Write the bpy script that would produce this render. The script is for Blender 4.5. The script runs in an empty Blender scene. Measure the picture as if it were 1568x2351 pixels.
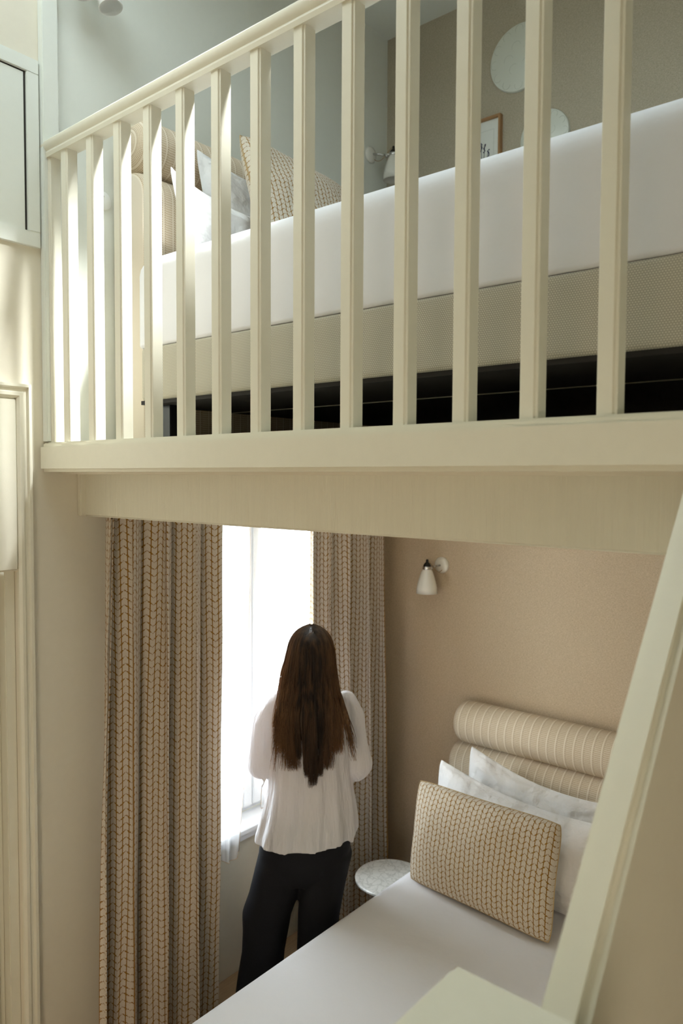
import bpy, bmesh, math, random
from mathutils import Vector, Matrix, noise
R = random.Random(7)
PI = math.pi
S = bpy.context.scene
C = S.collection

# ------------------------------------------------------------------ camera
CZ = 2.28
def cam_rows():
    f = 1723.0
    d = lambda p, q: Vector(((p-784)/f, -(q-1175.5)/f, -1.0))
    X = d(2230, 1102.5).normalized(); Y = d(-1275, 1085)
    Y = (Y - X*X.dot(Y)).normalized(); Z = X.cross(Y)
    return Matrix((X, Y, Z))
cd = bpy.data.cameras.new('camera'); cam = bpy.data.objects.new('camera', cd); C.objects.link(cam)
cd.sensor_fit = 'HORIZONTAL'; cd.sensor_width = 36; cd.lens = 1723.0/1568*36
cd.clip_start = 0.02; cd.clip_end = 60
cam.matrix_world = Matrix.Translation((0, 0, CZ)) @ cam_rows().to_4x4()
cd.dof.use_dof = True; cd.dof.focus_distance = 2.3; cd.dof.aperture_fstop = 5.0
S.camera = cam
S.view_settings.view_transform = 'Standard'; S.view_settings.look = 'None'
S.view_settings.gamma = 1; S.view_settings.exposure = 0.0
try: S.view_settings.use_curve_mapping = False
except Exception: pass

# ------------------------------------------------------------------ world + lights
w = bpy.data.worlds.new('sky'); S.world = w; w.use_nodes = True
bg = w.node_tree.nodes['Background']; bg.inputs[0].default_value = (0.82, 0.96, 1.0, 1); bg.inputs[1].default_value = 8.5
def area(name, loc, direction, sx, sy, energy, col, spread=PI):
    l = bpy.data.lights.new(name, 'AREA'); l.shape = 'RECTANGLE'; l.size = sx; l.size_y = sy
    l.energy = energy; l.color = col; l.spread = spread
    o = bpy.data.objects.new(name, l); C.objects.link(o); o.location = loc
    o.rotation_euler = Vector(direction).to_track_quat('-Z', 'Z').to_euler()
    return o
area('daylight_lower_window', (2.42, 2.95, 1.55), (0, -1, -0.15), 1.3, 1.7, 60, (0.93, 0.97, 1.0))
sl = bpy.data.lights.new('sun', 'SUN'); sl.energy = 19; sl.angle = math.radians(8); sl.color = (0.95, 0.99, 1.0)
so = bpy.data.objects.new('sun', sl); C.objects.link(so); so.location = (2.4, -0.8, 7.0); so.rotation_euler = Vector((-0.28, 0.67, -1)).to_track_quat('-Z', 'Z').to_euler()
area('fill_back', (0.4, -1.48, 1.25), (0.45, 1, 0.02), 1.2, 1.4, 13, (1.0, 0.84, 0.64))  # added warm fill behind the camera; the back wall has no window
area('fill_entry', (-1.32, 0.6, 1.15), (1, 0.6, -0.22), 1.2, 1.3, 19, (1.0, 0.80, 0.58), math.radians(125))  # added warm fill for curtains and far wall; no window on this side

# ------------------------------------------------------------------ node helpers
def mat(name, col, rough=0.6, spec=0.5, metal=0.0, sheen=0.0, noise_amt=0.0, noise_scale=40, bump=0.0, bump_scale=200, coat=0.0, stretch=None):
    m = bpy.data.materials.new(name); m.use_nodes = True
    nt = m.node_tree; b = nt.nodes['Principled BSDF']
    b.inputs['Base Color'].default_value = (*col, 1); b.inputs['Roughness'].default_value = rough
    b.inputs['Metallic'].default_value = metal; b.inputs['Specular IOR Level'].default_value = spec
    if sheen: b.inputs['Sheen Weight'].default_value = sheen; b.inputs['Sheen Roughness'].default_value = 0.5
    if coat: b.inputs['Coat Weight'].default_value = coat; b.inputs['Coat Roughness'].default_value = 0.15
    tc = nt.nodes.new('ShaderNodeTexCoord')
    vec = tc.outputs['Object']
    if stretch:
        mp = nt.nodes.new('ShaderNodeMapping'); mp.inputs['Scale'].default_value = stretch
        nt.links.new(vec, mp.inputs['Vector']); vec = mp.outputs['Vector']
    n = nt.nodes.new('ShaderNodeTexNoise'); n.inputs['Scale'].default_value = noise_scale; n.inputs['Detail'].default_value = 4
    nt.links.new(vec, n.inputs['Vector'])
    mx = nt.nodes.new('ShaderNodeMix'); mx.data_type = 'RGBA'
    k = 1 - noise_amt
    mx.inputs[6].default_value = (*[c*k for c in col], 1); mx.inputs[7].default_value = (*[min(1, c*(1+noise_amt*0.6)) for c in col], 1)
    nt.links.new(n.outputs['Fac'], mx.inputs[0]); nt.links.new(mx.outputs[2], b.inputs['Base Color'])
    if bump:
        n2 = nt.nodes.new('ShaderNodeTexNoise'); n2.inputs['Scale'].default_value = bump_scale; n2.inputs['Detail'].default_value = 5
        nt.links.new(vec, n2.inputs['Vector'])
        bp = nt.nodes.new('ShaderNodeBump'); bp.inputs['Strength'].default_value = bump; bp.inputs['Distance'].default_value = 0.004
        nt.links.new(n2.outputs['Fac'], bp.inputs['Height']); nt.links.new(bp.outputs['Normal'], b.inputs['Normal'])
    return m
class NB:
    """tiny math-node builder"""
    def __init__(s, m): s.nt = m.node_tree; s.b = s.nt.nodes['Principled BSDF']
    def m(s, op, a, b=None, c=None):
        n = s.nt.nodes.new('ShaderNodeMath'); n.operation = op
        for i, v in enumerate((a, b, c)):
            if v is None: continue
            if isinstance(v, (int, float)): n.inputs[i].default_value = v
            else: s.nt.links.new(v, n.inputs[i])
        return n.outputs[0]
    def uv(s):
        u = s.nt.nodes.new('ShaderNodeUVMap'); u.uv_map = 'UVMap'
        x = s.nt.nodes.new('ShaderNodeSeparateXYZ'); s.nt.links.new(u.outputs[0], x.inputs[0])
        return u.outputs[0], x.outputs[0], x.outputs[1]
    def noise(s, vec, sc, det=3, scale3=None):
        if scale3:
            mp = s.nt.nodes.new('ShaderNodeMapping'); mp.inputs['Scale'].default_value = scale3
            s.nt.links.new(vec, mp.inputs['Vector']); vec = mp.outputs[0]
        n = s.nt.nodes.new('ShaderNodeTexNoise'); n.inputs['Scale'].default_value = sc; n.inputs['Detail'].default_value = det
        s.nt.links.new(vec, n.inputs['Vector']); return n.outputs['Fac']
    def mix(s, f, a, b):
        n = s.nt.nodes.new('ShaderNodeMix'); n.data_type = 'RGBA'
        for i, v in ((0, f), (6, a), (7, b)):
            if isinstance(v, tuple): n.inputs[i].default_value = (*v, 1)
            elif isinstance(v, (int, float)): n.inputs[i].default_value = v
            else: s.nt.links.new(v, n.inputs[i])
        return n.outputs[2]
    def color(s, c): s.nt.links.new(c, s.b.inputs['Base Color'])
    def bump(s, h, st=0.5, dist=0.002):
        bp = s.nt.nodes.new('ShaderNodeBump'); bp.inputs['Strength'].default_value = st; bp.inputs['Distance'].default_value = dist
        s.nt.links.new(h, bp.inputs['Height']); s.nt.links.new(bp.outputs[0], s.b.inputs['Normal'])
def leaf_fabric(name, cw=0.0225, rh=0.027, cream=(0.78, 0.70, 0.59), ochre=(0.32, 0.16, 0.03)):
    m = bpy.data.materials.new(name); m.use_nodes = True; k = NB(m)
    vec, u, v = k.uv()
    n1 = k.noise(vec, 260, 2); nz = k.m('SUBTRACT', n1, 0.5)
    n2 = k.noise(vec, 700, 1)
    uc = k.m('DIVIDE', u, cw)
    ds = k.m('ABSOLUTE', k.m('SUBTRACT', k.m('FRACT', k.m('ADD', uc, k.m('MULTIPLY', nz, 0.10))), 0.5))     # .5 at stem
    stem = k.m('GREATER_THAN', ds, 0.425)
    zig = k.m('ABSOLUTE', k.m('SUBTRACT', k.m('FRACT', k.m('MULTIPLY', k.m('ADD', uc, 0.5), 0.5)), 0.5))     # 0..0.5 triangle, period 2 columns
    vr = k.m('ADD', k.m('DIVIDE', v, rh), k.m('MULTIPLY', zig, 1.45))
    vr = k.m('ADD', vr, k.m('MULTIPLY', nz, 0.50))
    dv = k.m('ABSOLUTE', k.m('SUBTRACT', k.m('FRACT', vr), 0.5))
    thr = k.m('SUBTRACT', 0.465, k.m('MULTIPLY', k.m('MULTIPLY', ds, ds), 0.50))       # thicker at the stem
    arm = k.m('GREATER_THAN', dv, thr)
    fleck = k.m('GREATER_THAN', n2, 0.62)
    f = k.m('MAXIMUM', k.m('MAXIMUM', stem, arm), k.m('MULTIPLY', fleck, 0.55))
    k.color(k.mix(f, k.mix(n2, tuple(c*0.86 for c in cream), cream), ochre))
    k.b.inputs['Roughness'].default_value = 0.95; k.b.inputs['Specular IOR Level'].default_value = 0.1
    k.b.inputs['Sheen Weight'].default_value = 0.15
    h = k.m('ADD', k.m('MULTIPLY', k.m('SUBTRACT', 1.0, f), 1.0), k.m('MULTIPLY', n2, 1.2))
    k.bump(h, 0.8, 0.0022)
    return m
def woven_check(name):
    m = bpy.data.materials.new(name); m.use_nodes = True; k = NB(m)
    vec, u, v = k.uv()
    P = 0.042
    fu = k.m('FRACT', k.m('DIVIDE', u, P))
    wide = k.m('LESS_THAN', k.m('ABSOLUTE', k.m('SUBTRACT', fu, 0.10)), 0.07)
    thin = k.m('GREATER_THAN', k.m('ABSOLUTE', k.m('SUBTRACT', k.m('FRACT', k.m('DIVIDE', u, P/7)), 0.5)), 0.34)
    cross = k.m('GREATER_THAN', k.m('ABSOLUTE', k.m('SUBTRACT', k.m('FRACT', k.m('DIVIDE', v, 0.0085)), 0.5)), 0.34)
    light = k.m('MAXIMUM', wide, k.m('MULTIPLY', k.m('MAXIMUM', thin, cross), 0.9))
    row = k.m('LESS_THAN', k.m('FRACT', k.m('DIVIDE', v, 0.0085)), 0.30)
    col2 = k.m('LESS_THAN', k.m('ABSOLUTE', k.m('SUBTRACT', fu, 0.26)), 0.035)
    dots = k.m('MULTIPLY', row, col2)
    n = k.noise(vec, 90, 2)
    base = k.mix(n, (0.47, 0.345, 0.20), (0.62, 0.49, 0.33))
    c = k.mix(light, base, (0.80, 0.71, 0.58))
    c = k.mix(k.m('MULTIPLY', dots, 0.75), c, (0.24, 0.15, 0.07))
    k.color(c); k.b.inputs['Roughness'].default_value = 0.9; k.b.inputs['Specular IOR Level'].default_value = 0.15
    k.bump(light, 0.5, 0.0012)
    return m
def linen_wall(name, a, b):
    m = bpy.data.materials.new(name); m.use_nodes = True; k = NB(m)
    tc = k.nt.nodes.new('ShaderNodeTexCoord'); o = tc.outputs['Object']
    h = k.noise(o, 110, 2, (1, 1, 6)); v = k.noise(o, 110, 2, (1, 6, 1)); g = k.noise(o, 500, 2)
    f = k.m('ADD', k.m('MULTIPLY', h, 0.4), k.m('ADD', k.m('MULTIPLY', v, 0.3), k.m('MULTIPLY', g, 0.3)))
    f = k.m('MULTIPLY', k.m('SUBTRACT', f, 0.36), 3.6)
    f = k.m('MINIMUM', k.m('MAXIMUM', f, 0.0), 1.0)
    k.color(k.mix(f, a, b)); k.b.inputs['Roughness'].default_value = 0.92; k.b.inputs['Specular IOR Level'].default_value = 0.1
    k.bump(f, 0.35, 0.002)
    return m
def dotted_ticking(name):
    m = bpy.data.materials.new(name); m.use_nodes = True; k = NB(m)
    vec, u, v = k.uv(); P = 0.0062
    ru = k.m('DIVIDE', v, P*0.8); off = k.m('MULTIPLY', k.m('GREATER_THAN', k.m('FRACT', k.m('MULTIPLY', ru, 0.5)), 0.5), 0.5)
    a = k.m('SUBTRACT', k.m('FRACT', k.m('ADD', k.m('DIVIDE', u, P), off)), 0.5)
    b = k.m('SUBTRACT', k.m('FRACT', ru), 0.5)
    d = k.m('SQRT', k.m('ADD', k.m('MULTIPLY', a, a), k.m('MULTIPLY', b, b)))
    f = k.m('LESS_THAN', d, 0.36)
    k.color(k.mix(f, (0.42, 0.39, 0.31), (0.64, 0.60, 0.50)))
    k.b.inputs['Roughness'].default_value = 0.9; k.bump(f, 0.4, 0.001)
    return m
def marble(name):
    m = bpy.data.materials.new(name); m.use_nodes = True; k = NB(m)
    tc = k.nt.nodes.new('ShaderNodeTexCoord'); o = tc.outputs['Object']
    n = k.nt.nodes.new('ShaderNodeTexNoise'); n.inputs['Scale'].default_value = 9; n.inputs['Detail'].default_value = 6; n.inputs['Distortion'].default_value = 1.6
    k.nt.links.new(o, n.inputs['Vector'])
    vor = k.nt.nodes.new('ShaderNodeTexVoronoi'); vor.feature = 'DISTANCE_TO_EDGE'; vor.inputs['Scale'].default_value = 24
    mp = k.nt.nodes.new('ShaderNodeVectorMath'); mp.operation = 'ADD'
    sc = k.nt.nodes.new('ShaderNodeVectorMath'); sc.operation = 'SCALE'; sc.inputs['Scale'].default_value = 0.12
    k.nt.links.new(n.outputs['Color'], sc.inputs[0]); k.nt.links.new(o, mp.inputs[0]); k.nt.links.new(sc.outputs[0], mp.inputs[1])
    k.nt.links.new(mp.outputs[0], vor.inputs['Vector'])
    vein = k.m('MINIMUM', k.m('MULTIPLY', vor.outputs['Distance'], 9.0), 1.0)
    f = k.m('MULTIPLY', vein, k.m('ADD', 0.55, k.m('MULTIPLY', n.outputs['Fac'], 0.7)))
    k.color(k.mix(f, (0.55, 0.55, 0.52), (0.76, 0.755, 0.72)))
    k.b.inputs['Roughness'].default_value = 0.22
    return m
def sheer_mat(name):
    m = bpy.data.materials.new(name); m.use_nodes = True; nt = m.node_tree
    nt.nodes.remove(nt.nodes['Principled BSDF']); out = nt.nodes['Material Output']
    t = nt.nodes.new('ShaderNodeBsdfTransparent'); t.inputs[0].default_value = (0.95, 0.97, 1, 1)
    tr = nt.nodes.new('ShaderNodeBsdfTranslucent'); tr.inputs[0].default_value = (0.95, 0.95, 0.96, 1)
    d = nt.nodes.new('ShaderNodeBsdfDiffuse'); d.inputs[0].default_value = (0.93, 0.93, 0.94, 1)
    tc = nt.nodes.new('ShaderNodeTexCoord'); mp = nt.nodes.new('ShaderNodeMapping'); mp.inputs['Scale'].default_value = (1, 1, 0.02)
    n = nt.nodes.new('ShaderNodeTexNoise'); n.inputs['Scale'].default_value = 120
    nt.links.new(tc.outputs['Object'], mp.inputs[0]); nt.links.new(mp.outputs[0], n.inputs['Vector'])
    a = nt.nodes.new('ShaderNodeMixShader'); a.inputs[0].default_value = 0.5
    nt.links.new(d.outputs[0], a.inputs[1]); nt.links.new(tr.outputs[0], a.inputs[2])
    b = nt.nodes.new('ShaderNodeMixShader'); mm = nt.nodes.new('ShaderNodeMath'); mm.operation = 'MULTIPLY_ADD'
    mm.inputs[1].default_value = 0.25; mm.inputs[2].default_value = 0.32; nt.links.new(n.outputs['Fac'], mm.inputs[0])
    nt.links.new(mm.outputs[0], b.inputs[0]); nt.links.new(t.outputs[0], b.inputs[1]); nt.links.new(a.outputs[0], b.inputs[2])
    nt.links.new(b.outputs[0], out.inputs['Surface'])
    return m
def glass_mat(name):
    m = bpy.data.materials.new(name); m.use_nodes = True; nt = m.node_tree
    nt.nodes.remove(nt.nodes['Principled BSDF']); out = nt.nodes['Material Output']
    t = nt.nodes.new('ShaderNodeBsdfTransparent'); g = nt.nodes.new('ShaderNodeBsdfGlossy'); g.inputs['Roughness'].default_value = 0.02
    f = nt.nodes.new('ShaderNodeLayerWeight'); f.inputs[0].default_value = 0.06
    mx = nt.nodes.new('ShaderNodeMixShader')
    nt.links.new(f.outputs[0], mx.inputs[0]); nt.links.new(t.outputs[0], mx.inputs[1]); nt.links.new(g.outputs[0], mx.inputs[2])
    nt.links.new(mx.outputs[0], out.inputs['Surface']); return m
def cloth_mat(name, col, trans=0.25, bump=0.5, sc=9, stretch=(1, 1, 0.25)):
    m = bpy.data.materials.new(name); m.use_nodes = True; k = NB(m)
    tc = k.nt.nodes.new('ShaderNodeTexCoord')
    n = k.noise(tc.outputs['Object'], sc, 4, stretch); f = k.noise(tc.outputs['Object'], 900, 1)
    k.b.inputs['Base Color'].default_value = (*col, 1); k.b.inputs['Roughness'].default_value = 0.85
    k.color(k.mix(f, tuple(c*0.97 for c in col), col))
    k.b.inputs['Specular IOR Level'].default_value = 0.2
    k.bump(n, bump, 0.045)
    if trans:
        tr = k.nt.nodes.new('ShaderNodeBsdfTranslucent'); tr.inputs[0].default_value = (*col, 1)
        mx = k.nt.nodes.new('ShaderNodeMixShader'); mx.inputs[0].default_value = trans
        out = k.nt.nodes['Material Output']
        k.nt.links.new(k.b.outputs[0], mx.inputs[1]); k.nt.links.new(tr.outputs[0], mx.inputs[2]); k.nt.links.new(mx.outputs[0], out.inputs['Surface'])
    return m
def hair_mat():
    m = bpy.data.materials.new('brown hair'); m.use_nodes = True; k = NB(m)
    tc = k.nt.nodes.new('ShaderNodeTexCoord'); o = tc.outputs['Object']
    n = k.noise(o, 55, 3, (1, 1, 0.10))
    a = k.nt.nodes.new('ShaderNodeAttribute'); a.attribute_name = 'tone'
    f = k.m('MINIMUM', k.m('MAXIMUM', k.m('ADD', a.outputs['Fac'], k.m('MULTIPLY', k.m('SUBTRACT', n, 0.5), 0.8)), 0.0), 1.0)
    k.color(k.mix(f, (0.016, 0.010, 0.008), (0.34, 0.18, 0.085)))
    k.b.inputs['Roughness'].default_value = 0.42; k.b.inputs['Specular IOR Level'].default_value = 0.45
    tr = k.nt.nodes.new('ShaderNodeBsdfTranslucent'); tr.inputs[0].default_value = (0.50, 0.24, 0.09, 1)
    mx = k.nt.nodes.new('ShaderNodeMixShader'); out = k.nt.nodes['Material Output']
    k.nt.links.new(k.m('MULTIPLY', a.outputs['Fac'], 0.45), mx.inputs[0])
    k.nt.links.new(k.b.outputs[0], mx.inputs[1]); k.nt.links.new(tr.outputs[0], mx.inputs[2]); k.nt.links.new(mx.outputs[0], out.inputs['Surface'])
    return m

M = {}
CREAM = (0.79, 0.76, 0.635)
M['paint'] = mat('cream gloss paint', CREAM, 0.38, 0.45, noise_amt=0.03, bump=0.06, bump_scale=260)
M['wall'] = mat('cream wall paint', (0.77, 0.72, 0.60), 0.75, 0.3, noise_amt=0.03, bump=0.06, bump_scale=300)
M['wallup'] = mat('pale grey white wall paint', (0.79, 0.81, 0.75), 0.8, 0.25, noise_amt=0.02, bump=0.05, bump_scale=300)
M['beam'] = mat('brushed cream paint', CREAM, 0.5, 0.4, noise_amt=0.05, noise_scale=30, bump=0.6, bump_scale=60, stretch=(1, 3.2, 0.10))
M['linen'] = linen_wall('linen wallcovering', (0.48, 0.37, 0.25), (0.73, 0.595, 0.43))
M['linenshade'] = linen_wall('grey linen with loft shade', (0.37, 0.325, 0.24), (0.58, 0.53, 0.42))  # greyer linen copy; the loft's dimmer light is also put into its colour
M['floor'] = mat('oak floorboards', (0.42, 0.29, 0.17), 0.5, 0.4, noise_amt=0.3, noise_scale=12, stretch=(1, 9, 1))
M['leaf'] = leaf_fabric('ochre leaf weave')
M['leafc'] = leaf_fabric('ochre leaf cushion weave', 0.0215, 0.0215, cream=(0.80, 0.73, 0.61), ochre=(0.34, 0.175, 0.03))
M['check'] = woven_check('woven check upholstery')
M['tick'] = dotted_ticking('dotted bed base fabric')
M['sheet'] = cloth_mat('white bed linen', (0.86, 0.86, 0.90), 0.0, 0.16, 6, (1, 1, 1))
M['pillow'] = cloth_mat('white cotton pillowcase', (0.88, 0.87, 0.86), 0.08, 1.0, 7, (1, 1, 1))
M['blouse'] = cloth_mat('white cotton blouse', (0.90, 0.89, 0.92), 0.25, 1.0, 14, (1, 1, 0.16))
M['denim'] = mat('black denim', (0.012, 0.013, 0.017), 0.85, 0.2, noise_amt=0.3, noise_scale=300, bump=0.25, bump_scale=25, stretch=(1, 1, 0.4))
M['skin'] = mat('skin', (0.72, 0.45, 0.34), 0.5, 0.4, noise_amt=0.05, noise_scale=60)
M['hair'] = hair_mat()
M['sheer'] = sheer_mat('sheer white voile')
M['hem'] = mat('tan hem thread', (0.42, 0.27, 0.14), 0.8)
M['glass'] = glass_mat('window glass')
M['upvc'] = mat('white window frame', (0.82, 0.83, 0.85), 0.35, 0.5)
M['chrome'] = mat('brushed chrome', (0.62, 0.62, 0.62), 0.22, 0.5, metal=1.0)
M['black'] = mat('black bakelite', (0.01, 0.01, 0.012), 0.25)
M['porcelain'] = mat('white porcelain', (0.84, 0.82, 0.75), 0.12, 0.5, coat=0.4)
M['cable'] = mat('tan fabric cable', (0.35, 0.24, 0.13), 0.8)
M['under'] = mat('black underlining cloth', (0.030, 0.027, 0.026), 0.7, 0.3, noise_amt=0.4, noise_scale=8)
M['dark'] = mat('dark gap', (0.03, 0.025, 0.02), 0.9)
M['marble'] = marble('white marble')
M['oak'] = mat('oak frame', (0.42, 0.24, 0.11), 0.5, 0.4, noise_amt=0.25, noise_scale=30, stretch=(1, 1, 0.15))
M['paper'] = mat('white paper', (0.78, 0.80, 0.76), 0.8)
M['sprig'] = mat('dried lavender', (0.05, 0.05, 0.10), 0.9)
M['mirror'] = mat('etched pale mirror', (0.70, 0.73, 0.66), 0.30, 0.6)
M['lead'] = mat('etched line', (0.50, 0.54, 0.47), 0.35, 0.6)
M['white'] = mat('white lacquer', (0.84, 0.85, 0.82), 0.3, 0.5)
M['piping'] = mat('ochre piping', (0.48, 0.35, 0.18), 0.9)

# ------------------------------------------------------------------ mesh helpers
def link(name, me, m, parent=None, smooth=True, autos=None):
    o = bpy.data.objects.new(name, me); C.objects.link(o)
    if m: me.materials.append(M[m] if isinstance(m, str) else m)
    if parent: o.parent = parent
    if smooth:
        for p in me.polygons: p.use_smooth = True
    if autos:
        try: me.set_sharp_from_angle(angle=math.radians(autos))
        except Exception: pass
    return o
def data(name, vs, fs, uvs=None):
    me = bpy.data.meshes.new(name); me.from_pydata([tuple(v) for v in vs], [], fs); me.update()
    if uvs is not None:
        uv = me.uv_layers.new(name='UVMap')
        for l in me.loops: uv.data[l.index].uv = uvs[l.vertex_index]
    return me
def thing(name, label, cat, loc=(0, 0, 0), rz=0, group=None):
    o = bpy.data.objects.new(name, None); C.objects.link(o); o.empty_display_size = 0.05
    o.location = loc; o.rotation_euler = (0, 0, rz); tag(o, label, cat, group); return o
def tag(o, label, cat, group=None):
    o['label'] = label; o['category'] = cat
    if group: o['group'] = group
def struct(o): o['kind'] = 'structure'; return o
class B:
    def __init__(s): s.v = []; s.f = []
    def box(s, x0, x1, y0, y1, z0, z1):
        n = len(s.v)
        s.v += [(x0, y0, z0), (x1, y0, z0), (x1, y1, z0), (x0, y1, z0), (x0, y0, z1), (x1, y0, z1), (x1, y1, z1), (x0, y1, z1)]
        s.f += [tuple(n+i for i in q) for q in ((0, 3, 2, 1), (4, 5, 6, 7), (0, 1, 5, 4), (1, 2, 6, 5), (2, 3, 7, 6), (3, 0, 4, 7))]; return s
    def prism(s, poly, axis, a, b):
        """poly: 2-D points; axis 'x': (y,z) | 'y': (x,z) | 'z': (x,y)"""
        n = len(s.v); k = len(poly)
        P = {'x': lambda p, t: (t, p[0], p[1]), 'y': lambda p, t: (p[0], t, p[1]), 'z': lambda p, t: (p[0], p[1], t)}[axis]
        s.v += [P(p, a) for p in poly] + [P(p, b) for p in poly]
        s.f += [tuple(n+i for i in range(k))[::-1], tuple(n+k+i for i in range(k))]
        s.f += [(n+i, n+(i+1) % k, n+k+(i+1) % k, n+k+i) for i in range(k)]; return s
    def tube(s, pts, rad, seg=10, caps=True):
        n0 = len(s.v); pts = [Vector(p) for p in pts]; k = len(pts)
        rad = rad if isinstance(rad, (list, tuple)) else [rad]*k
        up = None
        for i, p in enumerate(pts):
            t = (pts[min(i+1, k-1)]-pts[max(i-1, 0)]).normalized()
            if up is None: up = t.orthogonal().normalized()
            up = (up-t*up.dot(t)).normalized(); sd = t.cross(up)
            for j in range(seg):
                a = 2*PI*j/seg; s.v.append(tuple(p+(up*math.cos(a)+sd*math.sin(a))*rad[i]))
        for i in range(k-1):
            for j in range(seg):
                a = n0+i*seg+j; b = n0+i*seg+(j+1) % seg; s.f.append((a, b, b+seg, a+seg))
        if caps:
            s.f.append(tuple(n0+j for j in range(seg))[::-1]); s.f.append(tuple(n0+(k-1)*seg+j for j in range(seg)))
        return s
    def lathe(s, prof, center=(0, 0, 0), seg=32, axis='z', cap=True):
        n0 = len(s.v); cx, cy, cz = center
        for r, h in prof:
            for j in range(seg):
                a = 2*PI*j/seg; c, d = r*math.cos(a), r*math.sin(a)
                s.v.append({'z': (cx+c, cy+d, cz+h), 'y': (cx+c, cy+h, cz+d), 'x': (cx+h, cy+c, cz+d)}[axis])
        for i in range(len(prof)-1):
            for j in range(seg):
                a = n0+i*seg+j; b = n0+i*seg+(j+1) % seg; s.f.append((a, b, b+seg, a+seg))
        if cap:
            s.f.append(tuple(n0+j for j in range(seg))[::-1]); s.f.append(tuple(n0+(len(prof)-1)*seg+j for j in range(seg)))
        return s
    def ball(s, c, r, seg=16, rings=10):
        rx, ry, rz = r if isinstance(r, (tuple, list)) else (r, r, r)
        n0 = len(s.v)
        for i in range(rings+1):
            th = PI*i/rings
            for j in range(seg):
                a = 2*PI*j/seg
                s.v.append((c[0]+rx*max(math.sin(th), 1e-4)*math.cos(a), c[1]+ry*max(math.sin(th), 1e-4)*math.sin(a), c[2]+rz*math.cos(th)))
        for i in range(rings):
            for j in range(seg):
                a = n0+i*seg+j; b = n0+i*seg+(j+1) % seg; s.f.append((a, a+seg, b+seg, b))
        return s
    def capsule(s, a, b, ra, rb, seg=14):
        a, b = Vector(a), Vector(b); t = (b-a).normalized(); pts = []; rad = []
        for i in range(5): th = PI/2*(1-i/4); pts.append(a-t*ra*math.sin(th)); rad.append(max(ra*math.cos(th), 1e-4))
        for i in range(5): th = PI/2*i/4; pts.append(b+t*rb*math.sin(th)); rad.append(max(rb*math.cos(th), 1e-4))
        pts2 = [pts[0]]; r2 = [rad[0]]
        for p, r in zip(pts[1:], rad[1:]):
            if (p-pts2[-1]).length > 1e-5: pts2.append(p); r2.append(r)
        return s.tube(pts2, r2, seg)
    def chain(s, pts, rad):
        for i in range(len(pts)-1): s.capsule(pts[i], pts[i+1], rad[i], rad[i+1])
        return s
    def build(s, name, m, parent=None, smooth=False, bevel=0, bseg=2, autos=None):
        me = data(name, s.v, s.f)
        bm = bmesh.new(); bm.from_mesh(me); bmesh.ops.recalc_face_normals(bm, faces=bm.faces)
        if bevel:
            es = [e for e in bm.edges if len(e.link_faces) == 2 and e.calc_face_angle(0) > 0.6]
            bmesh.ops.bevel(bm, geom=es, offset=bevel, segments=bseg, affect='EDGES', clamp_overlap=True)
        bm.to_mesh(me); bm.free()
        return link(name, me, m, parent, smooth or bevel > 0, autos or (45 if bevel else None))

# ------------------------------------------------------------------ structure
W = 2.52; D = 3.38; TOP = 4.66; LF = 2.39
b = B().box(-1.5, 3.6, -1.7, 2.75, -0.08, 0); struct(b.build('floor', 'floor'))
# far wall with the window opening and the doorway
b = B()
b.box(-1.5, 0.45, W, W+0.15, 0, 2.30); b.box(0.45, 1.262, W, W+0.15, 1.95, 2.30)
b.box(1.262, 1.90, W, W+0.15, 0, 2.30); b.box(1.90, 2.92, W, W+0.15, 0, 0.68); b.box(1.90, 2.92, W, W+0.15, 2.2, 2.30); b.box(2.92, 3.6, W, W+0.15, 0, 2.30)
b.box(-1.5, 1.385, W, W+0.15, 2.30, TOP+0.1)
struct(b.build('wall_far', 'wall'))
b = B().box(1.385, 3.6, W, W+0.15, 2.30, TOP+0.1); struct(b.build('wall_loft_far', 'wallup'))
b = B().box(D, D+0.15, -1.7, 2.7, 0, 2.30); struct(b.build('wall_right', 'linen'))
b = B().box(D, D+0.15, -1.7, 2.7, 2.30, TOP+0.1); struct(b.build('wall_loft_right', 'linenshade'))
b = B().box(-1.5, 3.6, -1.7, -1.55, 0, TOP+0.1); struct(b.build('wall_back', 'wall'))
b = B().box(-1.5, -1.35, -1.7, 2.7, 0, TOP+0.1); struct(b.build('wall_left', 'wall'))
b = B()  # ceiling: skylight opening, plus one added over the stair to brighten the upper wall
sx0, sx1, sy0, sy1 = 1.45, 2.12, 0.56, 1.34
sk = [(sx0, sx1, sy0, sy1), (0.10, 1.22, 1.50, 2.35)]
b.box(-1.5, 3.6, -1.7, sy0, TOP, TOP+0.1); b.box(-1.5, 0.10, sy1, 2.7, TOP, TOP+0.1).box(1.22, 3.6, sy1, 2.7, TOP, TOP+0.1).box(0.10, 1.22, sy1, 1.50, TOP, TOP+0.1).box(0.10, 1.22, 2.35, 2.7, TOP, TOP+0.1)
b.box(-1.5, sx0, sy0, sy1, TOP, TOP+0.1); b.box(sx1, 3.6, sy0, sy1, TOP, TOP+0.1)
struct(b.build('ceiling', 'wallup'))
for i, (x0, x1, y0, y1) in enumerate(sk):
    b = B().box(x0-0.03, x0, y0-0.03, y1+0.03, TOP-0.015, TOP+0.12).box(x1, x1+0.03, y0-0.03, y1+0.03, TOP-0.015, TOP+0.14)
    b.box(x0, x1, y0-0.03, y0, TOP-0.015, TOP+0.14).box(x0, x1, y1, y1+0.03, TOP-0.015, TOP+0.14)
    struct(b.build('window_%d' % (i+2), 'white', bevel=0.003))  # the stair frame only borders the added opening
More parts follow.
